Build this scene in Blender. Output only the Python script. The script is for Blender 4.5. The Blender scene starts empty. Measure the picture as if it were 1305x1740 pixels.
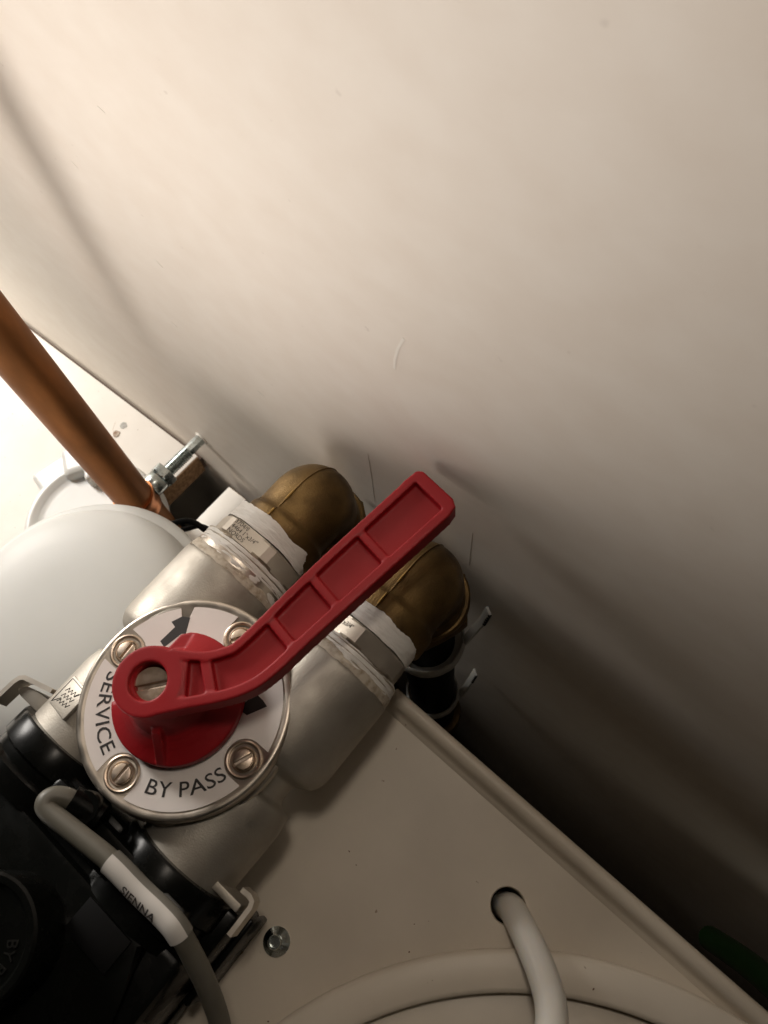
import bpy, bmesh, math, random
from mathutils import Matrix, Vector, noise
random.seed(7)
S = 0.001                      # everything below is written in millimetres
sc = bpy.context.scene
C = sc.collection
R = math.radians

# ------------------------------------------------------------------ camera, world, lamps, exposure
CAM_H = 420.0                  # camera height above the cabinet floor board
cam_d = bpy.data.cameras.new('camera'); cam = bpy.data.objects.new('camera', cam_d); C.objects.link(cam)
cam_d.sensor_fit = 'VERTICAL'; cam_d.sensor_height = 36.0; cam_d.lens = 36.0*1280/1740
cam_d.clip_start = 0.005; cam_d.clip_end = 20
nad = Vector(((770-652.5)/1280, -(1500-870)/1280, -1)); Zc = (-nad).normalized()
hv = Vector(((-2257-652.5)/1280, -(-1188-870)/1280, -1)); hv = hv - Zc*hv.dot(Zc); Xc = (-hv).normalized(); Yc = Zc.cross(Xc)
cam.matrix_world = Matrix.Translation((0, 0, CAM_H*S)) @ Matrix((Xc, Yc, Zc)).to_4x4()
cam_d.dof.use_dof = True; cam_d.dof.focus_distance = 0.28; cam_d.dof.aperture_fstop = 22
sc.camera = cam

w = bpy.data.worlds.new('World'); sc.world = w; w.use_nodes = True
bgn = w.node_tree.nodes['Background']; bgn.inputs[0].default_value = (1.0, .84, .66, 1); bgn.inputs[1].default_value = .003

def area(name, loc, target, size, power, col):
    d = bpy.data.lights.new(name, 'AREA'); d.shape = 'DISK'; d.size = size*S; d.energy = power; d.color = col
    o = bpy.data.objects.new(name, d); C.objects.link(o); o.location = Vector(loc)*S
    o.rotation_euler = (Vector(target)-Vector(loc)).to_track_quat('-Z', 'Y').to_euler()
    return o
def spot(name, loc, target, size, power, col, cone, blend):
    d = bpy.data.lights.new(name, 'SPOT'); d.shadow_soft_size = size*S/2; d.energy = power; d.color = col
    d.spot_size = math.radians(cone); d.spot_blend = blend
    o = bpy.data.objects.new(name, d); C.objects.link(o); o.location = Vector(loc)*S
    o.rotation_euler = (Vector(target)-Vector(loc)).to_track_quat('-Z', 'Y').to_euler()
    return o
spot('front_lamp', (-220, -252, 190), (-185, 97, 395), 230, 7.5, (1, .915, .845), 80, 1)
spot('left_lamp', (-780, 60, 400), (-370, 60, 20), 280, 34, (1, .945, .88), 100, .9)
spot('upper_fill', (-60, 70, 560), (-60, 60, 0), 50, .95, (1, .88, .75), 175, .1)  # unseen fill, added to lift the panel and the upper wall
spot('gap_glow', (330, 62, -10), (150, 97, 8), 30, .36, (1, .92, .78), 24, 1)  # unseen, added to make the glow low on the wall at right
sc.view_settings.view_transform = 'Standard'; sc.view_settings.look = 'None'; sc.view_settings.exposure = 0

# ------------------------------------------------------------------ materials
def mat(name, col, rough=.5, metal=0, col2=None, nscale=60, ndetail=4, lo=.35, hi=.65, bump=0, bscale=400, spec=.5,
        stretch=None, rvar=0, sss=0, coat=0, trans=0, alpha=1, specks=None):
    m = bpy.data.materials.new(name); m.use_nodes = True; nt = m.node_tree; L = nt.links
    b = nt.nodes['Principled BSDF']
    b.inputs['Base Color'].default_value = (*col, 1); b.inputs['Roughness'].default_value = rough
    b.inputs['Metallic'].default_value = metal; b.inputs['Specular IOR Level'].default_value = spec
    if sss:
        b.inputs['Subsurface Weight'].default_value = sss; b.inputs['Subsurface Radius'].default_value = (.004, .003, .002)
        b.inputs['Subsurface Scale'].default_value = 1
    if coat: b.inputs['Coat Weight'].default_value = coat; b.inputs['Coat Roughness'].default_value = .15
    if trans: b.inputs['Transmission Weight'].default_value = trans
    tc = nt.nodes.new('ShaderNodeTexCoord'); mp = nt.nodes.new('ShaderNodeMapping'); L.new(tc.outputs['Object'], mp.inputs[0])
    if stretch:
        mp.inputs['Rotation'].default_value = stretch[1]; mp.inputs['Scale'].default_value = stretch[0]
    def nz(scale, det=4):
        n = nt.nodes.new('ShaderNodeTexNoise'); n.inputs['Scale'].default_value = scale; n.inputs['Detail'].default_value = det
        L.new(mp.outputs[0], n.inputs['Vector']); return n
    colsock = None
    if col2:
        n = nz(nscale, ndetail); r = nt.nodes.new('ShaderNodeValToRGB'); L.new(n.outputs[0], r.inputs[0])
        r.color_ramp.elements[0].position = lo; r.color_ramp.elements[1].position = hi
        r.color_ramp.elements[0].color = (*col, 1); r.color_ramp.elements[1].color = (*col2, 1)
        colsock = r.outputs[0]
    if specks:
        n = nz(specks[0], 2); r = nt.nodes.new('ShaderNodeValToRGB'); L.new(n.outputs[0], r.inputs[0])
        r.color_ramp.elements[0].position = specks[1]; r.color_ramp.elements[1].position = specks[1]+.03
        mx = nt.nodes.new('ShaderNodeMix'); mx.data_type = 'RGBA'; L.new(r.outputs[0], mx.inputs[0])
        if colsock: L.new(colsock, mx.inputs[6])
        else: mx.inputs[6].default_value = (*col, 1)
        mx.inputs[7].default_value = (*specks[2], 1); colsock = mx.outputs[2]
    if colsock: L.new(colsock, b.inputs['Base Color'])
    if rvar:
        n = nz(nscale*1.7, 5); mr = nt.nodes.new('ShaderNodeMapRange'); L.new(n.outputs[0], mr.inputs[0])
        mr.inputs[1].default_value = .3; mr.inputs[2].default_value = .7
        mr.inputs[3].default_value = max(.02, rough-rvar); mr.inputs[4].default_value = min(1, rough+rvar); L.new(mr.outputs[0], b.inputs['Roughness'])
    if bump:
        n = nz(bscale, 3); bp = nt.nodes.new('ShaderNodeBump'); bp.inputs['Strength'].default_value = bump; bp.inputs['Distance'].default_value = .0003
        L.new(n.outputs[0], bp.inputs['Height']); L.new(bp.outputs[0], b.inputs['Normal'])
    return m
M = {}
M['wall'] = mat('wall_laminate', (.760, .690, .605), .55, col2=(.798, .738, .658), nscale=75, ndetail=13, lo=.28, hi=.70, bump=.07, bscale=900,
                stretch=((.85, 1, 1.25), (0, R(14), 0)), spec=.3, specks=(260, .75, (.70, .635, .56)))
M['floor'] = mat('floor_laminate', (.78, .74, .68), .5, col2=(.82, .785, .73), nscale=40, bump=.05, bscale=500, specks=(420, .74, (.35, .3, .24)))
M['chip'] = mat('chipboard_edge', (.16, .085, .04), .9, col2=(.30, .18, .09), nscale=500, bump=.6, bscale=900)
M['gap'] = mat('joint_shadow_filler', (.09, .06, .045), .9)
M['panel'] = mat('softener_plastic', (.56, .495, .405), .45, col2=(.64, .57, .47), nscale=22, ndetail=10, lo=.30, hi=.60, bump=.06, bscale=1400, specks=(300, .765, (.33, .25, .18)), spec=.4)
M['lid'] = mat('lid_plastic', (.68, .61, .51), .42, col2=(.72, .65, .55), nscale=30, bump=.06, bscale=1400, specks=(300, .765, (.38, .30, .22)), spec=.4)
M['dome'] = mat('white_plastic', (.58, .585, .56), .5, col2=(.61, .61, .585), nscale=20, bump=.04, bscale=900, sss=.1, spec=.35)
M['clear'] = mat('translucent_plastic', (.58, .575, .55), .35, sss=.3, bump=.05, bscale=120)
M['cast'] = mat('cast_nickel', (.36, .33, .285), .58, metal=.85, col2=(.45, .42, .37), nscale=55, ndetail=7, bump=.30, bscale=1700, rvar=.09)
M['bright'] = mat('turned_nickel', (.52, .47, .40), .40, metal=1, col2=(.56, .50, .43), nscale=90, bump=.08, bscale=900, rvar=.08)
M['hex'] = mat('hex_nickel', (.58, .53, .46), .45, metal=.9, col2=(.58, .53, .46), nscale=120, bump=.10, bscale=1200, rvar=.06)
M['steel'] = mat('zinc_steel', (.58, .62, .60), .25, metal=1, col2=(.45, .50, .49), nscale=200, rvar=.08)
M['screw'] = mat('screw_steel', (.60, .50, .42), .42, metal=1, col2=(.48, .38, .28), nscale=300, rvar=.08, bump=.1, bscale=1500)
M['brass'] = mat('tarnished_brass', (.085, .052, .020), .48, metal=.8, col2=(.225, .140, .050), nscale=75, ndetail=10, lo=.32, hi=.76, bump=.5, bscale=1700, rvar=.12)
M['brassyellow'] = mat('yellow_brass', (.30, .18, .045), .6, metal=.7, col2=(.20, .12, .035), nscale=300)
M['copper'] = mat('copper_pipe', (.33, .130, .042), .50, metal=.9, col2=(.20, .085, .030), nscale=60, ndetail=8, bump=.06, bscale=500, rvar=.08, stretch=((1, 1, .35), (0, 0, 0)))
M['copperclip'] = mat('copper_clip', (.52, .21, .09), .3, metal=1)
M['red'] = mat('red_plastic', (.27, .006, .010), .5, col2=(.31, .008, .012), nscale=50, bump=.10, bscale=1500, rvar=.06, spec=.3, specks=(600, .775, (.42, .10, .09)))
M['black'] = mat('black_plastic', (.0035, .0038, .0034), .26, bump=.03, bscale=1500, col2=(.004, .0043, .0037), nscale=80, rvar=.06, spec=.13)
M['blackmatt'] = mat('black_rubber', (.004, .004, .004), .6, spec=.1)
M['print'] = mat('black_print', (.018, .015, .014), .55)
M['fade'] = mat('ink_print', (.07, .06, .055), .6, col2=(.02, .018, .017), nscale=900)
M['emboss'] = mat('black_emboss', (.012, .012, .011), .3, spec=.3)
M['label'] = mat('label_paper', (.72, .67, .64), .38, col2=(.75, .705, .67), nscale=60, specks=(500, .775, (.5, .45, .4)), bump=.02, bscale=700)
M['ptfe'] = mat('ptfe_tape', (.80, .78, .74), .5, col2=(.70, .67, .62), nscale=300, bump=.6, bscale=600, lo=.45, hi=.8, stretch=((.5, 2.5, .5), (0, 0, 0)))
M['paste'] = mat('jointing_paste', (.56, .50, .41), .6, col2=(.33, .26, .18), nscale=420, bump=.9, bscale=700, lo=.45, hi=.72, ndetail=9)
M['greycable'] = mat('grey_cable_sheath', (.095, .089, .07), .5, col2=(.11, .103, .082), nscale=80, bump=.05, bscale=900)
M['sleeve'] = mat('clear_sleeve', (.16, .155, .135), .25, coat=.2)
M['paper'] = mat('paper_marker', (.56, .54, .51), .5)
M['whitetube'] = mat('white_tube', (.70, .68, .63), .35, sss=.4, col2=(.72, .70, .65), nscale=60)
M['tie'] = mat('nylon_tie', (.44, .43, .40), .4, sss=.2, bump=.3, bscale=400)
M['green'] = mat('green_hose', (.006, .026, .004), .5, spec=.3)
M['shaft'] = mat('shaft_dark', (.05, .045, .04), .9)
M['rust'] = mat('rust', (.20, .11, .06), .9, col2=(.42, .36, .30), nscale=700, bump=.8, bscale=900)
M['filler'] = mat('grey_filler', (.30, .29, .27), .9, col2=(.42, .41, .38), nscale=700, bump=.6, bscale=900)
M['pencil'] = mat('pencil', (.56, .50, .43), .8)
M['scuff'] = mat('wall_scuff', (.82, .775, .70), .5)
M['debris'] = mat('brown_fibre', (.16, .09, .05), .8)

# ------------------------------------------------------------------ builders
def new(): return bmesh.new()
def link(name, me, m, parent=None, base=None):
    me.materials.clear(); me.materials.append(m)
    o = bpy.data.objects.new(name, me); C.objects.link(o)
    if parent: o.parent = parent
    return o
def base_of(o):
    while o is not None:
        if 'bx' in BASE.get(o, {}): return BASE[o]['bx']
        o = o.parent
    return Vector((0, 0, 0))
BASE = {}
def thing(name, label, cat, base, group=None):
    o = bpy.data.objects.new(name, None); o.empty_display_size = .01; C.objects.link(o)
    o.location = Vector(base)*S; BASE[o] = {'bx': Vector(base)}
    o['label'] = label; o['category'] = cat
    if group: o['group'] = group
    return o
def part(name, bm, m, parent=None, sharp=38, label=None, flat=False):
    b = base_of(parent)
    bmesh.ops.recalc_face_normals(bm, faces=bm.faces)
    for v in bm.verts: v.co = (v.co-b)*S
    me = bpy.data.meshes.new(name); bm.to_mesh(me); bm.free()
    if not flat:
        me.polygons.foreach_set('use_smooth', [True]*len(me.polygons)); me.set_sharp_from_angle(angle=R(sharp))
    o = link(name, me, m, parent)
    if label: o['label'] = label
    return o
def solo(name, bm, m, label, cat, base, group=None, sharp=38):
    b = Vector(base)
    bmesh.ops.recalc_face_normals(bm, faces=bm.faces)
    for v in bm.verts: v.co = (v.co-b)*S
    me = bpy.data.meshes.new(name); bm.to_mesh(me); bm.free()
    me.polygons.foreach_set('use_smooth', [True]*len(me.polygons)); me.set_sharp_from_angle(angle=R(sharp))
    o = link(name, me, m); o.location = b*S; BASE[o] = {'bx': b}
    o['label'] = label; o['category'] = cat
    if group: o['group'] = group
    return o
def frame(axis):
    a = Vector(axis).normalized()
    u = a.orthogonal().normalized() if abs(a.z) < .99 else Vector((1, 0, 0))
    if abs(a.y) > .99: u = Vector((1, 0, 0))
    return u, a.cross(u), a
def lathe(bm, prof, o, axis=(0, 0, 1), seg=64, fn=None):
    """prof: (radius, height along axis); a radius of 0 closes the end"""
    u, v, a = frame(axis); o = Vector(o); rings = []
    for r, h in prof:
        if r < 1e-6: rings.append([bm.verts.new(o+a*h)])
        else:
            ring = []
            for k in range(seg):
                t = 2*math.pi*k/seg; rr, hh = (fn(r, h, t) if fn else (r, h))
                ring.append(bm.verts.new(o+a*hh+(u*math.cos(t)+v*math.sin(t))*rr))
            rings.append(ring)
    for A, B in zip(rings, rings[1:]):
        n = max(len(A), len(B))
        for k in range(n):
            j = (k+1) % n
            if len(A) == 1: bm.faces.new((A[0], B[k], B[j]))
            elif len(B) == 1: bm.faces.new((A[k], A[j], B[0]))
            else: bm.faces.new((A[k], A[j], B[j], B[k]))
    return bm
def cyl(bm, o, axis, r, h0, h1, seg=48, ch=0):
    p = [(0, h0), (r-ch, h0), (r, h0+ch), (r, h1-ch), (r-ch, h1), (0, h1)] if ch else [(0, h0), (r, h0), (r, h1), (0, h1)]
    return lathe(bm, p, o, axis, seg)
def box(bm, lo, hi, bev=0, rot=0, pivot=None, seg=2):
    vs = [bm.verts.new((x, y, z)) for x in (lo[0], hi[0]) for y in (lo[1], hi[1]) for z in (lo[2], hi[2])]
    q = ((0, 1, 3, 2), (4, 6, 7, 5), (0, 4, 5, 1), (2, 3, 7, 6), (0, 2, 6, 4), (1, 5, 7, 3))
    fs = [bm.faces.new([vs[i] for i in f]) for f in q]
    if rot:
        p = Vector(pivot) if pivot else (Vector(lo)+Vector(hi))/2
        bmesh.ops.rotate(bm, verts=vs, cent=p, matrix=Matrix.Rotation(rot, 3, 'Z'))
    if bev:
        es = list({e for f in fs for e in f.edges})
        bmesh.ops.bevel(bm, geom=es, offset=bev, segments=seg, affect='EDGES', profile=.5)
    return bm
def prism(bm, pts, z0, z1, bev=0, seg=2):
    n = len(pts); bo = [bm.verts.new((p[0], p[1], z0)) for p in pts]; to = [bm.verts.new((p[0], p[1], z1)) for p in pts]
    ft = bm.faces.new(to); fb = bm.faces.new(bo[::-1]); fs = [ft, fb]
    for k in range(n): fs.append(bm.faces.new((bo[k], bo[(k+1) % n], to[(k+1) % n], to[k])))
    if bev:
        bmesh.ops.bevel(bm, geom=list({e for f in (ft, fb) for e in f.edges}), offset=bev, segments=seg, affect='EDGES', profile=.5)
    return bm
def smooth_path(pts, n=8):
    P = [Vector(p) for p in pts]; P = [P[0]*2-P[1]]+P+[P[-1]*2-P[-2]]; out = []
    for i in range(1, len(P)-2):
        for k in range(n):
            t = k/n; a, b, c, d = P[i-1:i+3]
            out.append(.5*((2*b)+(c-a)*t+(2*a-5*b+4*c-d)*t*t+(3*b-a-3*c+d)*t**3))
    out.append(P[-2]); return out
def tube(bm, pts, r, seg=20, cap=True, n=8, smooth=True):
    P = smooth_path(pts, n) if smooth else [Vector(p) for p in pts]
    rings = []; u = None
    for i, p in enumerate(P):
        t = (P[min(i+1, len(P)-1)]-P[max(i-1, 0)]).normalized()
        u = (t.orthogonal() if u is None else (u-t*u.dot(t))).normalized(); v = t.cross(u)
        rr = r(i/(len(P)-1)) if callable(r) else r
        rings.append([bm.verts.new(p+(u*math.cos(2*math.pi*k/seg)+v*math.sin(2*math.pi*k/seg))*rr) for k in range(seg)])
    for A, B in zip(rings, rings[1:]):
        for k in range(seg): bm.faces.new((A[k], A[(k+1) % seg], B[(k+1) % seg], B[k]))
    if cap: bm.faces.new(rings[0][::-1]); bm.faces.new(rings[-1])
    return bm
def strip(bm, pts, wdir, wd, th):
    """a bent flat bar: centre line pts, width wd along wdir, thickness th"""
    P = [Vector(p) for p in pts]; W = Vector(wdir).normalized()*wd/2; rings = []
    for i, p in enumerate(P):
        t = (P[min(i+1, len(P)-1)]-P[max(i-1, 0)]).normalized(); nn = t.cross(W).normalized()*th/2
        rings.append([bm.verts.new(p+W+nn), bm.verts.new(p-W+nn), bm.verts.new(p-W-nn), bm.verts.new(p+W-nn)])
    for A, B in zip(rings, rings[1:]):
        for k in range(4): bm.faces.new((A[k], A[(k+1) % 4], B[(k+1) % 4], B[k]))
    bm.faces.new(rings[0][::-1]); bm.faces.new(rings[-1])
    return bm
def hexbar(bm, o, axis, rad, h0, h1, a0=0, ch=1.0):
    """hexagon bar with chamfered corners: intersection look through a lathe-like double ring"""
    u, v, a = frame(axis); o = Vector(o); rings = []
    for h, k in ((h0, 0), (h0+ch, 1), (h1-ch, 1), (h1, 0)):
        ring = []
        for i in range(36):
            t = 2*math.pi*i/36; d = ((t-a0) % (math.pi/3))-math.pi/6
            rr = rad*math.cos(math.pi/6)/math.cos(d)
            if not k: rr = min(rr, rad*.90)
            ring.append(bm.verts.new(o+a*h+(u*math.cos(t)+v*math.sin(t))*rr))
        rings.append(ring)
    for A, B in zip(rings, rings[1:]):
        for i in range(36): bm.faces.new((A[i], A[(i+1) % 36], B[(i+1) % 36], B[i]))
    bm.faces.new(rings[0][::-1]); bm.faces.new(rings[-1])
    return bm
def remesh(bm, voxel, smooth=3, fac=.5):
    """join overlapping solids into one moulded skin (millimetres in and out)"""
    me = bpy.data.meshes.new('tmp'); bmesh.ops.recalc_face_normals(bm, faces=bm.faces); bm.to_mesh(me); bm.free()
    o = bpy.data.objects.new('tmp', me); C.objects.link(o)
    md = o.modifiers.new('r', 'REMESH'); md.mode = 'VOXEL'; md.voxel_size = voxel
    if smooth:
        ms = o.modifiers.new('s', 'SMOOTH'); ms.iterations = smooth; ms.factor = fac
    dg = bpy.context.evaluated_depsgraph_get(); dg.update()
    me2 = bpy.data.meshes.new_from_object(o.evaluated_get(dg))
    b = bmesh.new(); b.from_mesh(me2)
    bpy.data.objects.remove(o); bpy.data.meshes.remove(me); bpy.data.meshes.remove(me2)
    return b
def glyphs(s, size=1.0, ext=.05, sx=1.0, fat=0):
    """flat lettering as a bmesh lying in XY, starting at x=0"""
    cu = bpy.data.curves.new('t', 'FONT'); cu.body = s; cu.size = size; cu.extrude = ext; cu.resolution_u = 3; cu.offset = fat
    o = bpy.data.objects.new('t', cu); C.objects.link(o)
    dg = bpy.context.evaluated_depsgraph_get(); dg.update()
    me = bpy.data.meshes.new_from_object(o.evaluated_get(dg)); b = bmesh.new(); b.from_mesh(me)
    bpy.data.objects.remove(o); bpy.data.curves.remove(cu); bpy.data.meshes.remove(me)
    x0 = min(v.co.x for v in b.verts); x1 = max(v.co.x for v in b.verts)
    for v in b.verts: v.co.x = (v.co.x-x0)*sx
    return b, (x1-x0)*sx
def merge(bm, other):
    me = bpy.data.meshes.new('m'); other.to_mesh(me); other.free(); bm.from_mesh(me); bpy.data.meshes.remove(me); return bm
def nz(x, y, z): return noise.noise(Vector((x, y, z)))

# ================================================================== SETTING
WY = 97.0
bm = new(); box(bm, (-1400, WY, -900), (900, WY+18, 1200))
wall = part('wall', bm, M['wall']); wall['kind'] = 'structure'
def on_wall(name, pts, wd, m, th=.25):
    bm = new(); strip(bm, [(x, WY-th/2+.02, z) for x, z in pts], (0, 1, 0), th, wd)
    return part(name, bm, m, wall)
# pencil lines, scratches and a crescent dent that the panel carries
on_wall('pencil_line', [(-114.7, 172), (-115.4, 150), (-116.4, 129)], .22, M['pencil'], .06)
on_wall('pencil_line', [(-64.8, 165), (-65.2, 151), (-65.6, 132)], .25, M['pencil'], .06)
for x, z, l, a in ((-205, 281, 3, -20), (-215, 214, 4, -35), (-243, 245, 3, -50), (-228, 170, 3.5, -30), (-262, 291, 2.6, -40), (-296, 262, 3, -45), (-178, 160, 4, -25), (-236, 62, 4, -20), (-222, 48, 3, -28)):
    dx, dz = l*math.cos(R(a)), l*math.sin(R(a)); on_wall('scratch', [(x, z), (x+dx*.5, z+dz*.5+.2), (x+dx, z+dz)], .4, M['scuff'], .12)
on_wall('dent', [(-90.5, 257.6), (-93.1, 251.4), (-94.8, 244.9), (-95.4, 240.4)], .9, M['scuff'], .10)

bm = new()
box(bm, (-1300, -900, -18), (-284, 94.6, 0), .4)
floor = part('floor', bm, M['floor']); floor['kind'] = 'structure'
bm = new(); box(bm, (-284.2, -900, -17.4), (-283.2, 94.2, -.5)); part('cut_edge', bm, M['chip'], floor)
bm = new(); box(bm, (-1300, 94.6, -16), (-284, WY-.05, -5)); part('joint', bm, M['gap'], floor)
def blob(cx, cy, r, z0, z1, sd):
    b = new(); lathe(b, [(r, z0), (r*.95, z1), (r*.4, z1+.1), (0, z1+.05)], (cx, cy, 0), seg=20, fn=lambda rr, h, t: (rr*(1+.35*nz(math.cos(t)+sd, math.sin(t), sd)), h)); return b
part('filled_hole', blob(-343, 80.5, 2.6, -.2, .25, 3), M['filler'], floor)
part('rusty_screw', blob(-342, 72.8, 2.6, -.2, .5, 8), M['rust'], floor)
bm = new(); strip(bm, [(-350, 79, .02), (-347, 74, .02), (-336, 67, .02)], (0, 0, 1), .1, .35); part('pencil_line', bm, M['pencil'], floor)
# far below the softener: the dark bottom of the shaft
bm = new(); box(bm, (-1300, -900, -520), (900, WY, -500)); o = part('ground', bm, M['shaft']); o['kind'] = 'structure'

bm = new(); box(bm, (-250.5, -60, -18), (-235, 91, 0), .3)
bt = solo('batten', bm, M['floor'], 'narrow white faced batten ending at wall beside the dark pipe cutout', 'batten', (-243, 20, -18))
bm = new(); box(bm, (-235.4, -60, -17.5), (-234.6, 90.6, -.5)); part('cut_edge', bm, M['chip'], bt)
bm = new(); box(bm, (-250, 90.6, -17.5), (-235.2, 91.3, -.5)); part('cut_edge', bm, M['chip'], bt)

# ================================================================== COPPER PIPE AND ITS CLIP
bm = new(); cyl(bm, (-267, 43, 0), (0, 0, 1), 11, -400, 900, 64)
solo('copper_pipe', bm, M['copper'], 'thick vertical copper pipe passing down through the board cutout', 'pipe', (-267, 43, -400))
bm = new(); lathe(bm, [(11.1, -30), (15.5, -30), (16.4, -31), (16.5, -300), (11.1, -300)], (-267, 43, 0), seg=48)  # added black sleeves fill the cutout, standing in for its depth shade
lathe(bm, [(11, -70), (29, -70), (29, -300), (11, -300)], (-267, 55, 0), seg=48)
solo('cutout_shade', bm, M['blackmatt'], 'added black sleeve standing in for shade inside the cutout under the copper pipe', 'shade filler', (-267, 43, -300))
cl = thing('pipe_clip', 'zinc bolt and nut of pipe clip screwed into wall beside copper pipe', 'pipe clip', (-267, 97, 35.5))
def thr(bm, x, z, r, y0, y1, pitch=1.25):
    n = int((y1-y0)/pitch*2); prof = [(0, y0)]
    for k in range(n+1): prof.append((r if k % 2 else r-.75, y0+(y1-y0)*k/n))
    prof.append((0, y1)); return lathe(bm, prof, (x, 0, z), (0, 1, 0), 32)
bm = new(); thr(bm, -267, 35.5, 4.3, 64, 85.5); part('threaded_rod', bm, M['steel'], cl, 20)
bm = new(); lathe(bm, [(0, 85.3), (3.2, 85.4), (3.6, 87), (3.6, 96), (4.4, 97.4), (0, 97.4)], (-267, 0, 35.5), (0, 1, 0), 8); part('shank', bm, M['steel'], cl, 25)
bm = new(); hexbar(bm, (-267, 0, 35.5), (0, 1, 0), 8.2, 62.2, 68, R(12), .7); part('nut', bm, M['steel'], cl, 25)
bm = new(); lathe(bm, [(0, 54), (6.6, 54), (6.9, 54.5), (6.9, 61), (6.2, 62), (0, 62)], (-267, 0, 35.5), (0, 1, 0), 40); part('boss', bm, M['steel'], cl)
bm = new(); lathe(bm, [(11.05, 28.5), (12.2, 28.5), (12.4, 29.5), (11.9, 33), (11.9, 38), (12.4, 41.5), (12.2, 42.5), (11.05, 42.5)], (-267, 43, 0), seg=64); part('band', bm, M['copperclip'], cl)
bm = new(); lathe(bm, [(5, 96.9), (4.6, 96.2), (3.4, 96.1), (3.4, 97.2)], (-267, 0, 35.5), (0, 1, 0), 20, fn=lambda r, h, t: (r*(1+.25*nz(math.cos(t)*1.5, math.sin(t)*1.5, r)), h)); part('wall_plug', bm, M['scuff'], cl)

# ================================================================== WHITE DOME VESSEL, TRANSLUCENT CAP, BLACK WIRE
dm = thing('vessel', 'large smooth white plastic dome left of the valve', 'vessel', (-194, -24, -100))
DC = (-194, -24, 0)
prof = [(0, 121.5), (20, 121.3), (34, 120.2), (44, 118), (50.5, 114.6), (54.5, 110.5), (56.5, 106.5), (57.3, 103.2)]
bm = new(); lathe(bm, prof[::-1], DC, seg=128); part('dome', bm, M['dome'], dm, 60)
bm = new(); lathe(bm, [(57.0, 103.4), (58.2, 102.6), (60.5, 102.4), (62, 101.8), (62.6, 100.5), (62.4, 98.5), (61.5, 97.5), (60.5, 94), (60, -100), (0, -100)], DC, seg=128); part('rim', bm, M['dome'], dm, 60)
cp = thing('plastic_cap', 'translucent white plastic cap with raised lug behind the dome', 'cap', (-300, 15, 0))
CC = (-294, 19, 0)
bm = new(); lathe(bm, [(0, 17), (30, 17), (35, 17.5), (37, 19.5), (39.5, 19.8), (41.5, 18.5), (42.8, 15), (43.5, 6), (44, .3), (0, .3)], CC, seg=96); part('lid', bm, M['clear'], cp, 50)
bm = new()
bx = lambda b, lo, hi, bev, a: box(b, lo, hi, bev, R(a), CC)
bx(bm, (-352, 2, .3), (-330, 32, 14), 3, -12); bx(bm, (-348, 8, 10), (-325, 26, 24), 4, -32); bx(bm, (-346, 20, 10), (-316, 25, 27), 2, -36)
lug = remesh(bm, 1.2, 4); part('lug', lug, M['clear'], cp, 60)
bm = new(); tube(bm, [(-214, 26, 88), (-203, 40, 92), (-195, 45.5, 94), (-184, 47, 92), (-168, 52, 84), (-150, 66, 60)], 1.5, 12)
tube(bm, [(-212, 32, 80), (-201, 42, 84), (-193, 48, 87), (-180, 49, 84), (-166, 56, 70)], 1.3, 12)
solo('black_wire', bm, M['blackmatt'], 'thin black twin wire behind white dome beside the batten', 'wire', (-195, 45, 60))

# ================================================================== WATER SOFTENER
A0 = R(-2.3)
sf = thing('water_softener', 'cream plastic softener top panel with raised lip and round lid', 'water softener', (60, -100, -300))
def rl(x, y):                                   # softener frame: turned a little against the wall, origin on the lip's outer edge
    return (-57 + x*math.cos(A0) - y*math.sin(A0), 41.3 + x*math.sin(A0) + y*math.cos(A0))
HOLE = (19.5, 6.5); HR = 6.4
# top panel with a real hole for the tube
def panel():
    bm = new(); L_, R_, B_, T_ = -62, 420, -420, -6
    n = 48; ring = [(HOLE[0]+HR*math.cos(2*math.pi*k/n), HOLE[1]+HR*math.sin(2*math.pi*k/n)) for k in range(n)]
    cor = [rl(R_, T_), rl(L_, T_), rl(L_, B_), rl(R_, B_)]
    out = []
    for k in range(n):                           # project each ring vertex to the outline along its direction
        a = 2*math.pi*k/n; d = Vector((math.cos(a), math.sin(a))); best = None
        for i in range(4):
            p = Vector(cor[i]); q = Vector(cor[(i+1) % 4]); e = q-p
            den = d.x*e.y-d.y*e.x
            if abs(den) < 1e-9: continue
            h = p-Vector(HOLE); t = (h.x*e.y-h.y*e.x)/den; s = (h.x*d.y-h.y*d.x)/den
            if t > 0 and -1e-6 <= s <= 1+1e-6 and (best is None or t < best): best = t
        out.append(Vector(HOLE)+d*best)
    # snap nearest outline vertex to each corner
    for c in cor:
        k = min(range(n), key=lambda i: (out[i]-Vector(c)).length); out[k] = Vector(c)
    V = lambda p, z: bm.verts.new((p[0], p[1], z))
    ti = [V((HOLE[0]+(p[0]-HOLE[0])*.94, HOLE[1]+(p[1]-HOLE[1])*.94), 114.2) for p in ring]
    tr = [V(p, 115) for p in ring]; bi = [V((HOLE[0]+(p[0]-HOLE[0])*.94, HOLE[1]+(p[1]-HOLE[1])*.94), 108) for p in ring]; to = [V(p, 115) for p in out]; bo = [V(p, 108) for p in out]
    for k in range(n):
        j = (k+1) % n
        bm.faces.new((tr[k], to[k], to[j], tr[j])); bm.faces.new((ti[k], tr[k], tr[j], ti[j])); bm.faces.new((bi[k], ti[k], ti[j], bi[j])); bm.faces.new((to[k], bo[k], bo[j], to[j])); bm.faces.new((bo[k], bi[k], bi[j], bo[j]))
    return bm
part('top_panel', panel(), M['panel'], sf)
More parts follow.
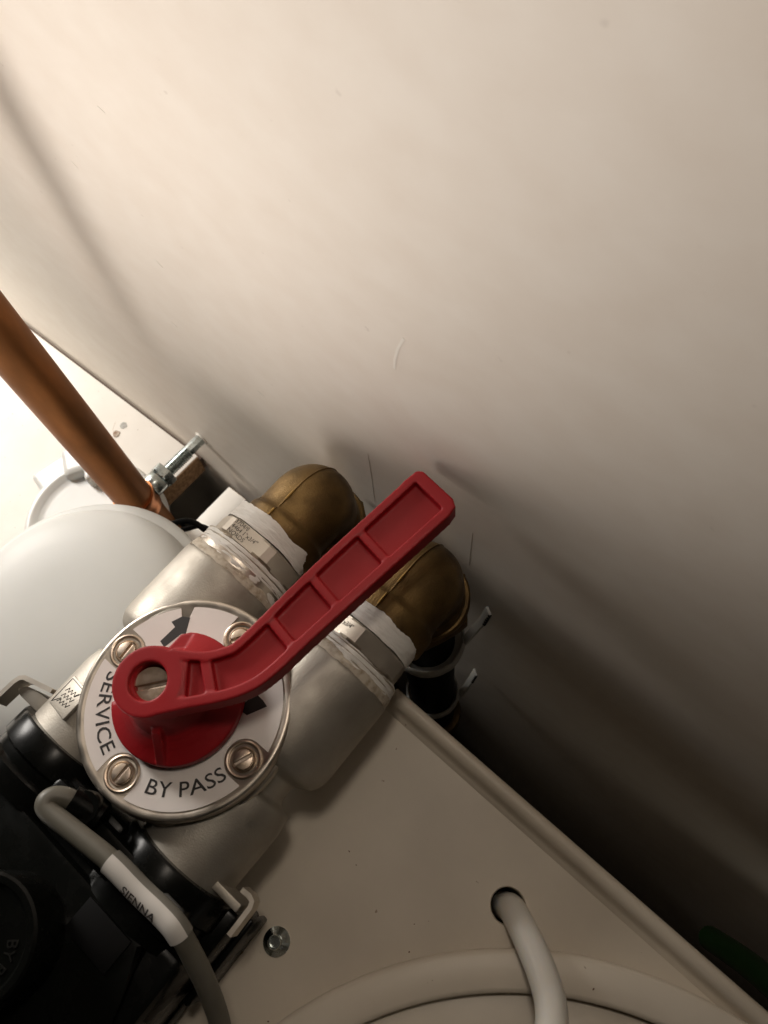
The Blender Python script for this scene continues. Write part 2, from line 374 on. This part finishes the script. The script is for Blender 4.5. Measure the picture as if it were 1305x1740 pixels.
# lip: swept profile along the rear edge (y negative = towards the panel), then skirt down
lipp = [(-9.2, 114.6), (-8.9, 115.2), (-7.6, 115.8), (-6.7, 116.8), (-6.1, 119.2), (-5.4, 121.0), (-4.4, 121.9), (-3, 122.3), (-1.6, 122.2), (-.5, 121.4), (0, 119.6), (0, 60), (0, -480), (-4, -480), (-4, 100), (-6, 108)]
bm = new(); ends = []
for x in (-2, 60, 200, 420): ends.append([bm.verts.new((*rl(x, y), z)) for y, z in lipp])
n = len(lipp)
for A, B in zip(ends, ends[1:]):
    for k in range(n): bm.faces.new((A[k], A[(k+1) % n], B[(k+1) % n], B[k]))
bm.faces.new(ends[0][::-1]); bm.faces.new(ends[-1]); part('lip', bm, M['panel'], sf, 50)
bm = new(); box(bm, (-118, -380, -480), (-114, 34, 107)); part('side_wall', bm, M['panel'], sf)
LC = (121.3, -119.2, 0)
bm = new(); lathe(bm, [(147.6, 114.8), (147.6, 116.2), (149.0, 116.8), (149.0, 119.3), (148.3, 120.6), (147.2, 121.2), (137.8, 121.2), (136.6, 120.8), (136.0, 119.8), (135.7, 114.8)], LC, seg=256); ld = part('lid', bm, M['lid'], sf, 50)
bm = new(); lathe(bm, [(135.6, 115.2), (134.6, 115.6), (120, 116), (0, 117.5)], LC, seg=128); part('lid_face', bm, M['lid'], ld, 50)
bm = new()
for q in range(30):
    if q < 18:
        x, y = random.uniform(-50, 180), random.uniform(-120, 28)
        dl = math.hypot(x-121.3, y+119.2); z = 121.2 if 137 < dl < 148 else 115.9 if dl < 136 else 115
        if math.hypot(x-HOLE[0], y-HOLE[1]) < 8: continue
    else: x, y, z = random.uniform(-470, -300), random.uniform(-60, 85), 0
    r = random.uniform(.12, .30); b2 = new(); bmesh.ops.create_icosphere(b2, subdivisions=1, radius=r, matrix=Matrix.Translation((x, y, z+r*.3)) @ Matrix.Rotation(random.uniform(0, 3), 4, 'Z') @ Matrix.Diagonal((random.uniform(.8, 2.2), 1, .6, 1)))
    merge(bm, b2)
dust = part('dust', bm, M['debris']); dust['kind'] = 'stuff'
# cone headed screw
bm = new(); lathe(bm, [(4.9, 114.8), (4.9, 115.4), (2.5, 117.4), (0, 117.4)], (-37, -55, 0), seg=40); sk = part('cone_washer', bm, M['steel'], sf, 25)
bm = new(); lathe(bm, [(2.45, 117), (2.45, 119.2), (2.2, 119.6), (1.7, 119.6), (1.6, 118.4), (0, 118.4)], (-37, -55, 0), seg=32); part('screw_boss', bm, M['steel'], sk, 25)
bm = new(); strip(bm, [(52, 9.5, 115.2), (53.5, 8.8, 115.6), (54.3, 7.2, 115.2), (55.6, 6.4, 115.3), (56.2, 5.0, 115.2)], (0, 0, 1), .25, .4)
solo('fibre', bm, M['debris'], 'tiny curled brown fibre lying on the cream panel', 'debris', (54, 7.5, 115))
bm = new(); tube(bm, [(19.9, 6.2, 90), (20.2, 6.4, 104), (21.8, 6.4, 114), (28.3, 3.0, 125), (37.0, -2.2, 135), (43.5, -8, 143), (47, -15, 149), (48, -26, 156), (46, -45, 160), (38, -90, 164), (20, -170, 150), (0, -280, 125)], 5.0, 28)
solo('drain_tube', bm, M['whitetube'], 'white plastic tube rising out of hole in cream panel', 'tube', (20, 6, 90))
bm = new(); tube(bm, [(118, 64, -40), (124, 60, 0), (131, 55, 32), (142, 51, 44), (175, 50, 48), (240, 52, 44)], 6, 20)
solo('green_hose', bm, M['green'], 'dark green hose in gap beyond the softener lip', 'hose', (131, 55, -40))

# ================================================================== BYPASS VALVE
VC = (-101.5, -14.4); PX = (-130.0, -74.0); PZ = 151.0
bv = thing('bypass_valve', 'nickel plated bypass valve with round lettered plate and red lever', 'valve', (VC[0], VC[1], 115))
bm = new()
for i, x in enumerate(PX):
    y0 = (-13.5 if i == 0 else 0)
    # wall side port barrel with rounded inner end
    lathe(bm, [(0, -11), (15, -11), (19.6, -8.5), (21.6, -5), (22, -1), (22, 28.6), (21.2, 29.6), (0, 29.6)], (x, 0, PZ), (0, 1, 0), 64)
    # head side port
    lathe(bm, [(0, -56), (17.6, -56), (18.2, -55), (18.4, -40), (18.6, -26), (17.5, -20), (0, -14)], (x+(1.5 if i else -1.5), 0, PZ-1.5), (0, 1, 0), 64)
    lathe(bm, [(0, -34), (14, -34), (14, 5), (0, 5)], (x, 0, PZ), (0, 1, 0), 48)
lathe(bm, [(0, 132), (30, 132), (35.5, 150), (36.5, 163), (36.5, 166), (0, 166)], (*VC, 0), seg=96)
cyl(bm, (-102, -14, PZ-2), (1, 0, 0), 13, -34, 34, 48)
body = remesh(bm, .75, 12); part('body', body, M['cast'], bv, 70)
# emblem pad with engraved lines on the left port
bm = new(); box(bm, (-6.5, -6, -.8), (6.5, 6, .8), .6)
T = Matrix.Translation((-137.2, -38.6, 166.6)) @ Matrix.Rotation(R(-24), 4, 'Y')
bmesh.ops.transform(bm, matrix=T, verts=bm.verts); pad = part('emblem_pad', bm, M['cast'], bv)
bm = new()
def eng(pts, r=.16): tube(bm, [T @ Vector((x, y, .82)) for x, y in pts], r, 6, smooth=False)
ca, sa = math.cos(R(8)), math.sin(R(8))
for k in range(3):
    z0 = 2.6-2.2*k; pp = []
    for j in range(8): pp.append((-3.6+j*1.0+(.3 if j % 2 else 0), z0-(0 if j % 2 else 1.5)))
    eng([(x*ca-y*sa, x*sa+y*ca) for x, y in pp])
for a, b in (((-5.4, 5), (5.2, 5)), ((-5.4, 5), (-5.4, -5)), ((5.2, 5), (2.5, 1.5)), ((-5.4, -5), (-2.5, -2))): eng([a, b])
part('emblem', bm, M['emboss'], pad)
# plate
bm = new(); lathe(bm, [(35, 163.5), (37.3, 163.6), (37.6, 164.2), (37.6, 166.2), (37.2, 166.8), (36.2, 167), (35.9, 167.6), (36.1, 168.2), (36.7, 168.5), (36.8, 172), (36.4, 172.8), (35.6, 173), (34.6, 172.95), (34.1, 172.7), (0, 172.7)], (*VC, 0), seg=160)
plate = part('cover_plate', bm, M['bright'], bv, 50)
# label with a notch round each screw and a V notch at the arrow
RL = 33.7; NR = 6.6; pts = []
for k in range(4):
    ac = k*math.pi/2; d = math.asin(NR/RL)
    a1, a2 = ac+d, ac+math.pi/2-d
    for j in range(25):
        a = a1+(a2-a1)*j/24
        if k == 1 and abs(math.degrees(a)-133.5) < 4.2:
            if not pts or pts[-1] != 'v': pts.append('v')
            continue
        pts.append((RL*math.cos(a), RL*math.sin(a)))
    an = ac+math.pi/2                                   # the notch at the next screw, walked from the -side to the +side
    ux, uy = math.cos(an), math.sin(an); vx, vy = -uy, ux
    for j in range(17):
        t = math.pi*j/16; rr = NR
        s = -math.cos(t)*rr; q = 28.6-math.sin(t)*rr
        pts.append((ux*q+vx*s, uy*q+vy*s))
RV = 29.6
pts = [p if p != 'v' else None for p in pts]
full = []
for p in pts:
    if p is None:
        for a, r in ((129.6, RL), (132.4, RV), (137.3, RV), (137.8, RL)): full.append((r*math.cos(R(a)), r*math.sin(R(a))))
    else: full.append(p)
bm = new(); prism(bm, [(VC[0]+x, VC[1]+y) for x, y in full], 172.75, 173.0); label = part('label', bm, M['label'], plate, flat=True)
def arc_text(bm, s, a0, a1, rb, hgt, z):
    g, wd = glyphs(s, hgt/.72, .04, 1.0, .035)
    span = R(a1-a0)*rb; k = span/wd
    for v in g.verts:
        a = R(a0)+v.co.x*k/rb; r = rb-v.co.y; v.co = Vector((VC[0]+r*math.cos(a), VC[1]+r*math.sin(a), z+v.co.z))
    merge(bm, g)
bm = new(); arc_text(bm, 'BY PASS', 291.0, 345.5, 29.4, 4.8, 173.05); arc_text(bm, 'SERVICE', 196.5, 253.0, 29.7, 4.8, 173.05)
part('lettering', bm, M['print'], plate, flat=True)
for pl in ([(-123.6, -4.6), (-120.9, -5.2), (-119.6, 1.9), (-118.4, 2.9), (-121.4, 7.9), (-123.9, 6.6), (-125.6, 2.7), (-123.2, 2.2)],
           [(-86, -4), (-82, -3.7), (-78.7, 2.6), (-81, 3.2), (-84.5, 3.4)]):
    bm = new(); prism(bm, pl, 172.9, 173.06); part('arrow', bm, M['print'], plate, flat=True)
# the four cover screws, each in a washer-like well
for k, (x, y, sl) in enumerate(((-130.2, -14.4, 96), (-102.0, 13.6, 60), (-101.0, -42.6, 92), (-73.0, -14.4, 68))):
    bm = new(); lathe(bm, [(0, 172.2), (6.0, 172.2), (6.0, 173.2), (5.5, 173.5), (5.0, 173.3), (4.75, 172.4), (4.2, 172.35), (4.1, 173.2), (3.75, 173.5), (3.4, 173.2), (3.3, 172.5), (0, 172.5)], (x, y, 0), seg=48)
    wsh = part('screw_well', bm, M['screw'], plate, 30)
    bm = new(); lathe(bm, [(0, 172.3), (3.15, 172.3), (3.15, 172.9), (0, 172.9)], (x, y, 0), seg=40)
    for sgn in (1, -1):
        hp = []
        for j in range(15):
            t = math.asin(.5/3.15)+(math.pi-2*math.asin(.5/3.15))*j/14; hp.append((3.15*math.cos(t), sgn*3.15*math.sin(t)))
        a = R(sl); hp = [(x+px*math.cos(a)-py*math.sin(a), y+px*math.sin(a)+py*math.cos(a)) for px, py in hp]
        prism(bm, hp, 172.7, 173.9, .2)
    part('screw', bm, M['screw'], plate, 30)
# ---- red lever: one moulding
bm = new()
lathe(bm, [(0, 174), (15.5, 174), (15.5, 179), (13.6, 184), (12.0, 190), (11.2, 194), (11.0, 199), (6, 199), (6, 190.5), (0, 190.5)], (-103.2, -14, 0), seg=96)
def fan(a0, a1, r, n=40): return [(-102.8+r*math.cos(R(a0+(a1-a0)*k/n)), -13.9+r*math.sin(R(a0+(a1-a0)*k/n))) for k in range(n+1)]
P_ = [(-118.9, -29.0)]+fan(228, 484, 22.0)+[(-117.2, 1.6), (-117.4, -5), (-114, -18)]
prism(bm, P_, 174, 178.2)
for q in range(12): prism(bm, fan(226, 480, 21.6-.72*q)+[(-110, -8)], 176, 178.4+.36*q+.012*q*q)
for a in (303,):                                      # gusset fins
    c, s = math.cos(R(a)), math.sin(R(a)); v = (-s*1.6, c*1.6)
    vs = []
    for (r, z) in ((4, 174.5), (21.6, 174.5), (21.6, 178.6), (13.5, 189), (4, 194)):
        vs.append(((-102.5+r*c, -14+r*s, z)))
    lo_ = [bm.verts.new((p[0]+v[0], p[1]+v[1], p[2])) for p in vs]; hi_ = [bm.verts.new((p[0]-v[0], p[1]-v[1], p[2])) for p in vs]
    bm.faces.new(lo_); bm.faces.new(hi_[::-1])
    for k in range(5): bm.faces.new((lo_[k], hi_[k], hi_[(k+1) % 5], lo_[(k+1) % 5]))
lathe(bm, [(6.0, 190), (11, 190), (11, 201), (6.0, 201), (6.0, 190)], (-103.7, -15, 0), seg=64)
# the arm: centre line with its width, rims and ribs
def soft(p): return [(q.x, q.y) for q in smooth_path([(*a, 0) for a in p], 6)]
Lft = soft([(-108.6, -5.0), (-102.2, -1.6), (-96.5, 2.4), (-92.9, 6.8), (-91.0, 13.0), (-88.9, 43.9), (-84.6, 86.5)])
Rgt = soft([(-96.3, -23.0), (-88.4, -13.2), (-82.2, -6.0), (-77.0, 2.0), (-74.4, 11), (-72.4, 29), (-65.2, 84)])
bore = [(-103.7+8*math.cos(R(-47+163*k/16)), -15+8*math.sin(R(-47+163*k/16))) for k in range(17)]
def off(pts, d):
    out = []
    for i, p in enumerate(pts):
        a = Vector(pts[max(i-1, 0)]); b = Vector(pts[min(i+1, len(pts)-1)]); t = (b-a).normalized(); out.append((p[0]+t.y*d, p[1]-t.x*d))
    return out
tip = [(-84.0, 90.2), (-82.2, 91.6), (-68.0, 89.4), (-65.6, 87.6)]
prism(bm, Lft+tip+Rgt[::-1]+bore, 193.2, 198.3)
rim = 3.0
def ribbon(a, b, z0, z1):
    prism(bm, a+b[::-1], z0, z1)
ribbon(Lft[3:], off(Lft, rim)[3:], 193.2, 201); ribbon(Rgt, off(Rgt, -rim-.4), 193.2, 201)
prism(bm, [(-85.1, 84), (-84.0, 90.2), (-82.2, 91.6), (-68.0, 89.4), (-65.6, 87.6), (-65.2, 83.5), (-68.6, 84.5), (-82, 87.0), (-82, 84)], 194, 201)
def rib(p, q, wd=1.5, z1=200.6):
    d = (Vector(q)-Vector(p)).normalized(); n_ = Vector((-d.y, d.x))*wd
    prism(bm, [tuple(Vector(p)+n_), tuple(Vector(q)+n_), tuple(Vector(q)-n_), tuple(Vector(p)-n_)], 194, z1)
rib((-99.5, -4.0), (-91.5, -13)); rib((-94.5, .5), (-84.5, -6.5), 1.7)
rib((-88.8, 22.5), (-75.2, 20)); rib((-87.8, 40.8), (-73.2, 38)); rib((-85.9, 62), (-71, 59.2))
lever_bm = remesh(bm, .40, 6)
lever = part('lever', lever_bm, M['red'], bv, 70)
bm = new(); lathe(bm, [(0, 189), (5.5, 189), (5.5, 195.6), (0, 195.6)], (-103.3, -15.4, 0), seg=40)
for sgn in (1, -1):
    hp = []
    for j in range(19):
        t = math.asin(.75/5.6)+(math.pi-2*math.asin(.75/5.6))*j/18; hp.append((5.7*math.cos(t), sgn*5.7*math.sin(t)))
    a = R(50); prism(bm, [(-103.3+px*math.cos(a)-py*math.sin(a), -15.4+px*math.sin(a)+py*math.cos(a)) for px, py in hp], 195.2, 197.4, .3)
part('spindle_screw', bm, M['screw'], lever, 30)

# ================================================================== HEX ADAPTORS, ELBOWS, PIPES, TIES
def tape(bm, x, z, y0, y1, r0, r1, sd, amp=.9, ey=.8, seg=160, rows=10):
    prof = [(r0-3, y0)]+[(r0+(r1-r0)*k/rows, y0+(y1-y0)*k/rows) for k in range(rows+1)]+[(r1-3.5, y1)]
    def fn(r, h, t):
        c, s = math.cos(t), math.sin(t); e = (h-y0)/(y1-y0)
        n1 = nz(c*2.2+sd, s*2.2, h*.5); n2 = nz(c*5+sd, s*5, h*2.2+sd)
        return r+amp*(.45*n1+.45*n2), h+ey*(nz(c*2.1, s*2.1+sd, 5+sd)+.22*nz(c*13, s*13+sd, 9))*(1 if e > .6 else .7 if e < .2 else .35)
    return lathe(bm, prof, (x, 0, z), (0, 1, 0), seg, fn)
def thr_y(bm, x, z, r, y0, y1, pitch=1.7):
    n = int((y1-y0)/pitch*2); prof = [(0, y0)]+[(r if k % 2 else r-1.0, y0+(y1-y0)*k/n) for k in range(n+1)]+[(0, y1)]
    return lathe(bm, prof, (x, 0, z), (0, 1, 0), 72)
def hex_text(lines, o, ux, uy, size, par):
    bm = new()
    for k, s in enumerate(lines):
        g, wd = glyphs(s, size, .02, .95)
        for v in g.verts:
            v.co = Vector(o)+Vector(ux)*(v.co.x+.25*nz(v.co.x, k, 1))+Vector(uy)*(v.co.y-k*size*.88+.2*nz(v.co.x*.7, k+4, 2))
        merge(bm, g)
    return part('printed_text', bm, M['fade'], par, flat=True)
def adaptor(x, a0, yb, lab, sd):
    t = thing('hex_adaptor', lab, 'pipe fitting', (x, 40, 115), 'hex adaptors between valve and elbows')
    bm = new(); lathe(bm, [(0, 29.7), (20.6, 29.7), (21, 30.2), (21, yb-5), (19.4, yb-4.5), (19.2, yb-.2), (0, yb-.2)], (x, 0, PZ), (0, 1, 0), 64); part('thread_collar', bm, M['bright'], t)
    bm = new(); hexbar(bm, (x, 0, PZ), (0, 1, 0), 21.0, yb, yb+7.4, a0, .8); hx = part('hex', bm, M['hex'], t, 20)
    bm = new(); cyl(bm, (x, 0, PZ), (0, 1, 0), 13, yb+7, 53, 48); part('spigot', bm, M['hex'], t)
    bm = new(); tape(bm, x, PZ, 28.6, 32.0, 21.6, 21.2, sd, .7, 1.2); part('thread_paste', bm, M['paste'], t, 60)
    bm = new(); thr_y(bm, x, PZ, 20.9, 31, yb-.3); part('thread', bm, M['bright'], t, 20)
    bm = new(); tape(bm, x, PZ, 31.0, yb-2.8, 21.0, 20.7, sd+3, 1.1, 1.8); part('seal_tape', bm, M['ptfe'], t, 60)
    bm = new(); tape(bm, x, PZ, yb-4.4, yb-.4, 20.75, 20.6, sd+5, .7, 1.2); part('seal_tape', bm, M['ptfe'], t, 60)
    bm = new(); tape(bm, x, PZ, yb+7.8, yb+12.0, 18.7, 18.5, sd+6, .4, .8); part('thread_tape', bm, M['ptfe'], t, 60)
    bm = new(); tape(bm, x, PZ, yb+10.0, yb+15.2, 18.55, 18.35, sd+8, .5, 1.6); part('thread_tape', bm, M['ptfe'], t, 60)
    return t, hx
def flat_frame(x, a0, k, R0=21.0):
    """centre, tangent and normal of the hex flat between corner k and k+1"""
    am = a0+R(60)*k+R(30); n = Vector((math.cos(am), 0, math.sin(am))); tt = Vector((math.sin(am), 0, -math.cos(am)))
    return Vector((x, 0, PZ))+n*(R0*math.cos(R(30))+.06), tt, n
# corner angles are measured from +X towards +Z ; the lathe frame on axis Y has u=+X, v=-Z
H1, H2 = R(54), R(23)
t1, hx1 = adaptor(PX[0], -H1, 39.6, 'nickel hex adaptor left of the lever with handwritten flat', 2.0)
t2, hx2 = adaptor(PX[1], -H2, 36.6, 'nickel hex adaptor right of the lever, below the lit brass elbow', 11.0)
c, tt, n = flat_frame(PX[0], H1, 0)
hex_text(['3704/0', '4464 1"x3/4"', 'NORDS'], c-tt*8.6+Vector((0, 44.9, 0))+n*.05, tt, Vector((0, 1, 0)), 2.5, hx1)
c, tt, n = flat_frame(PX[1], H2, 1)
hex_text(['x3/4"'], c+tt*2.2+Vector((0, 40.2, 0))+n*.05, tt, Vector((0, 1, 0)), 2.5, hx2)

def elbow(x, z, lab):
    t = thing('brass_elbow', lab, 'pipe elbow', (x, 75, 118), 'brass elbows above the gap')
    bm = new()
    lathe(bm, [(0, 50), (17.6, 50), (18.2, 50.8), (18.2, 59), (17.2, 60.2), (16.6, 62), (16.6, 72), (0, 72)], (x, 0, z), (0, 1, 0), 64)
    tube(bm, [(x, 58, z)]+[(x, 64, z), (x, 68, z)]+[(x, 71.5+4*math.sin(R(q)), z-4+4*math.cos(R(q))) for q in range(0, 91, 5)]+[(x, 75.5, z-12), (x, 75.5, z-22)], 16.7, 64, smooth=False)
    cyl(bm, (x, 75, 0), (0, 0, 1), 17.6, 128, 136, 48)
    b = remesh(bm, .6, 8); e = part('body', b, M['brass'], t, 70)
    bm = new()
    pp = [(x-1.5, 52, z+18.05), (x-1.5, 59, z+18.05), (x-1.5, 60.5, z+16.6)]+[(x-1.5, 66, z+16.6)]+[(x-1.5, 71.5+20.6*math.sin(R(q)), z-4+20.6*math.cos(R(q))) for q in range(0, 86, 5)]
    tube(bm, pp, lambda s: .4, 8, smooth=False); part('casting_seam', bm, M['brass'], e)
    for ya, yb_, zz in ((54, 59, 18.25), (65, 70, 16.55)):  # highlights along the seam, put into the colour as yellower brass strips
        bm = new(); tube(bm, [(x-1.5, ya, z+zz), (x-1.5, (ya+yb_)/2, z+zz+.12), (x-1.5, yb_, z+zz)], .55, 8, smooth=False); part('seam_highlight', bm, M['brassyellow'], e)
    bm = new(); lathe(bm, [(16, 130), (18.6, 130), (19.4, 129), (19.4, 126.5), (16, 126.5)], (x, 75.6, 0), seg=64); part('flange', bm, M['brass'], t)
    bm = new(); hexbar(bm, (x, 76, 0), (0, 0, 1), 20.6, 117, 126.4, R(8), 1.2); part('nut', bm, M['brass'], t, 20)
    return t
elbow(-129, 148, 'dull brass elbow at the left, nearer the copper pipe')
elbow(-73, 148, 'brass elbow right of the lever tip with lit nut below')
def downpipe(x, lab):
    t = thing('water_pipe', lab, 'pipe', (x, 75.5, -500), 'dark pipes dropping into the gap')
    bm = new(); cyl(bm, (x, 75.5, 0), (0, 0, 1), 13.2, -500, 118, 40); part('insulation', bm, M['blackmatt'], t)
    bm = new(); lathe(bm, [(13, -96), (17, -96), (17.6, -98), (17.6, -103), (16.4, -104), (16.4, -110), (17.2, -111), (17.2, -116), (13, -117)], (x, 75.5, 0), seg=48); part('brass_ring', bm, M['brass'], t)
downpipe(-129, 'black lagged pipe under the left brass elbow')
downpipe(-73, 'black lagged pipe under the right brass elbow, held by white ties')
def tie(x, z, r, tail, lab):
    t = thing('cable_tie', lab, 'cable tie', (x, 75.5, z), 'white ties round the lagged pipe')
    def fn(rr, h, tt): return rr+.35*nz(math.cos(tt)*3+z, math.sin(tt)*3, 1), h+(1.2*nz(math.cos(tt)*4, math.sin(tt)*4+z, 2)+.9*nz(math.cos(tt)*13, math.sin(tt)*13, z) if h > z else .5*nz(math.cos(tt)*3, math.sin(tt)*3, 3))
    bm = new(); lathe(bm, [(r-1.4, z-4), (r, z-4), (r+.3, z-2), (r, z+3.5), (r-1.0, z+4.2), (r-1.4, z+3)], (x, 75.5, 0), seg=128, fn=fn); lathe(bm, [(r-1.4, z-3.5), (12.9, z-3.0), (12.9, z-4), (r-1.4, z-4)], (x, 75.5, 0), seg=96, fn=fn); part('band', bm, M['tie'], t, 60)
    bm = new(); strip(bm, tail, (tail[1][0]-tail[0][0], 0, 0) if False else (.75, -.55, .3), 4.6, 1.1); part('tail', bm, M['tie'], t)
    a, b = Vector(tail[-2]), Vector(tail[-1]); d = (b-a); wv = Vector((.75, -.55, .3)).normalized()
    bm = new()
    for k in range(5):
        p = b-d.normalized()*(1.0+2.6*k)+wv*2.3; box(bm, p-Vector((.7, .7, .6)), p+Vector((.7, .7, .6)), .15)
    part('teeth', bm, M['blackmatt'], t)
tie(-73, 70, 18, [(-58, 84.5, 72), (-56.5, 89, 79), (-54, 92.5, 91), (-52.5, 94.5, 104)], 'white tie round the lagged pipe just below the right elbow')
tie(-73, -40, 16, [(-59, 84.5, -42), (-58, 89, -36), (-57, 92.5, -24), (-56, 94.5, -12)], 'lower white tie on the lagged pipe, deep in the gap')

# ================================================================== BLACK CONTROL HEAD
ch = thing('control_head', 'black plastic control head clipped onto the valve ports', 'control head', (-101, -110, 100))
bm = new()
for x in (PX[0]-1.5, PX[1]+1.5):
    lathe(bm, [(17, -51), (21.6, -51), (22.2, -52), (22.4, -60), (21.2, -61), (21.2, -64), (23, -65.5), (23.4, -72), (18.5, -73), (18.5, -51)], (x, 0, PZ-1.5), (0, 1, 0), 72)
    cyl(bm, (x, 0, PZ-1.5), (0, 1, 0), 18.7, -75, -56.5, 48)
part('port_collar', bm, M['black'], ch)
bm = new()
box(bm, (-156, -140, 118), (-48, -68, 166), 3)
box(bm, (-118, -66.4, 120), (-90, -54, 166), 2.5)
box(bm, (-118, -68, 158), (-56, -56.5, 171), 2)
prism(bm, [(-160, -190), (-52, -190), (-49, -98), (-56, -88), (-60, -71), (-150, -71)], 112, 170, 2)
box(bm, (-60, -72, 120), (-46.2, -51.5, 152), 1.5)
part('housing', bm, M['black'], ch)
bm = new(); box(bm, (-46.8, -84, 112), (-44.2, -52, 136), .8); box(bm, (-60, -107, 116), (-47, -70, 128), 1.5); part('side_rib', bm, M['black'], ch)
bm = new(); lathe(bm, [(0, 186), (14.5, 186), (15.2, 186.6), (15.6, 187.3), (17.4, 187.4), (18.2, 186.8), (18.4, 185.5), (18.4, 168), (0, 168)], (-94.5, -97.4, 0), seg=80); kn = part('dial', bm, M['black'], ch)
bm = new(); lathe(bm, [(0, 189.5), (5, 189.5), (6.2, 188.7), (6.5, 186), (0, 185.9)], (-107, -94, 0), seg=40); part('dial_boss', bm, M['black'], kn)
bm = new()
g, wd = glyphs('BY PASS', 4.6, .15)
for v in g.verts:
    a = R(42)-v.co.x/12.2*1.1; r = 9.4+v.co.y; v.co = Vector((-94.5+r*math.cos(a), -97.4+r*math.sin(a), 186.15+v.co.z))
merge(bm, g); part('embossed_text', bm, M['emboss'], kn, flat=True)
bm = new(); box(bm, (-82.5, -84, 169.5), (-63.6, -73, 170.9), .3); pl = part('data_plate', bm, M['blackmatt'], ch)
bm = new(); lathe(bm, [(0, 168), (5.4, 168), (5.4, 176), (5.0, 177.2), (0, 177.2)], (-101.5, -56.5, 0), seg=32); tube(bm, [(-106.5, -57.6, 176.6), (-103.5, -57, 175), (-97, -56, 172)], 4.5, 20); part('cable_gland', bm, M['black'], ch)
# ---- metal clips on the collars
def clip(name, pts, wdv, wd, th, par=ch):
    bm = new(); strip(bm, pts, wdv, wd, th); return part(name, bm, M['hex'], par)
k1 = clip('spring_clip', [(-162.4, -58, 156), (-162, -49, 156), (-161.4, -46.8, 156), (-160, -45.5, 156), (-157.6, -44.8, 156), (-148.2, -42.2, 156)], (0, 0, 1), 8, 1.7)
bm = new(); prism(bm, [(-160, -50), (-158.4, -47.4), (-155, -46.3), (-148, -45.0), (-146.6, -46.5), (-146.6, -51), (-158, -51.2)], 146, 157.5, .5); part('lug', bm, M['cast'], bv)
bm = new(); box(bm, (-62, -49.6, 146), (-46.8, -46.8, 160), .5); part('lug', bm, M['cast'], bv)
k2 = clip('spring_clip', [(-50.2, -43.9, 155), (-46.8, -43.6, 155), (-45.2, -44.2, 155), (-44.5, -45.8, 155), (-44.3, -55.6, 155)], (0, 0, 1), 8, 1.6)
for (x, y, z) in ((-50.6, -66.2, 140), (-45.9, -65.6, 116), (-49.3, -79.5, 130)):
    bm = new(); hexbar(bm, (x, y, z), (.85, -.2, .5), 1.9, -2.5, 1.2, 0, .3); part('brass_screw', bm, M['brassyellow'], ch, 25)

# ---- grey cable with its clear marker sleeve
cb = thing('grey_cable', 'grey round cable leaving black head with clear marker sleeve', 'cable', (-107, -60, 178))
cpath = [(-103, -57, 175), (-107.6, -58.0, 177.5), (-110.4, -60.0, 179), (-110.6, -62.4, 180), (-107.6, -63.4, 180), (-98, -62.2, 180), (-82, -60.2, 180), (-69.1, -60.2, 178.5), (-60, -59.8, 178.2), (-53, -60.4, 177), (-44.3, -64.5, 170), (-37.2, -69.9, 160), (-31.4, -76.5, 148), (-27.5, -85, 135), (-27, -98, 124), (-30, -120, 119), (-42, -180, 118.6), (-60, -300, 118.6)]
P = smooth_path(cpath, 8)
bm = new(); tube(bm, P, 3.2, 24, smooth=False); part('sheath', bm, M['greycable'], cb, 60)
i0 = min(range(len(P)), key=lambda i: (P[i]-Vector((-82.5, -60.2, 180))).length); i1 = min(range(len(P)), key=lambda i: (P[i]-Vector((-50.5, -59.7, 177.5))).length)
bm = new(); tube(bm, P[i0:i1+1], 3.75, 28, smooth=False); slv = part('sleeve', bm, M['sleeve'], cb, 50)
# paper strip in the sleeve: a partial shell on the side away from the wall
bm = new(); rows = []
for i in range(i0, i1+1):
    t_ = (P[min(i+1, len(P)-1)]-P[i-1]).normalized(); u_ = Vector((0, 0, 1)); u_ = (u_-t_*u_.dot(t_)).normalized(); v_ = t_.cross(u_)
    rows.append([bm.verts.new(P[i]+(u_*math.cos(a)+v_*math.sin(a))*3.82) for a in [R(-38+q*13.5) for q in range(9)]])
for A, B in zip(rows, rows[1:]):
    for k in range(8): bm.faces.new((A[k], A[k+1], B[k+1], B[k]))
strip_o = part('paper_marker', bm, M['paper'], slv, 80)
g, wd = glyphs('SIENNA', 3.5, .0, 1.0, .05)
L0 = -73.5
bm = new()
for v in g.verts:
    s = v.co.x/wd*13.5; x = L0+s; i = min(range(i0, i1), key=lambda q: abs(P[q].x-x)); f_ = (x-P[i].x)
    t_ = (P[i+1]-P[i-1]).normalized(); p = P[i]+t_*(f_/max(t_.x, .2)); u_ = Vector((0, 0, 1)); u_ = (u_-t_*u_.dot(t_)).normalized(); v_ = t_.cross(u_)
    a = R(52)-v.co.y/3.85; v.co = p+(u_*math.cos(a)+v_*math.sin(a))*4.05
merge(bm, g); part('printed_text', bm, M['print'], slv, flat=True)
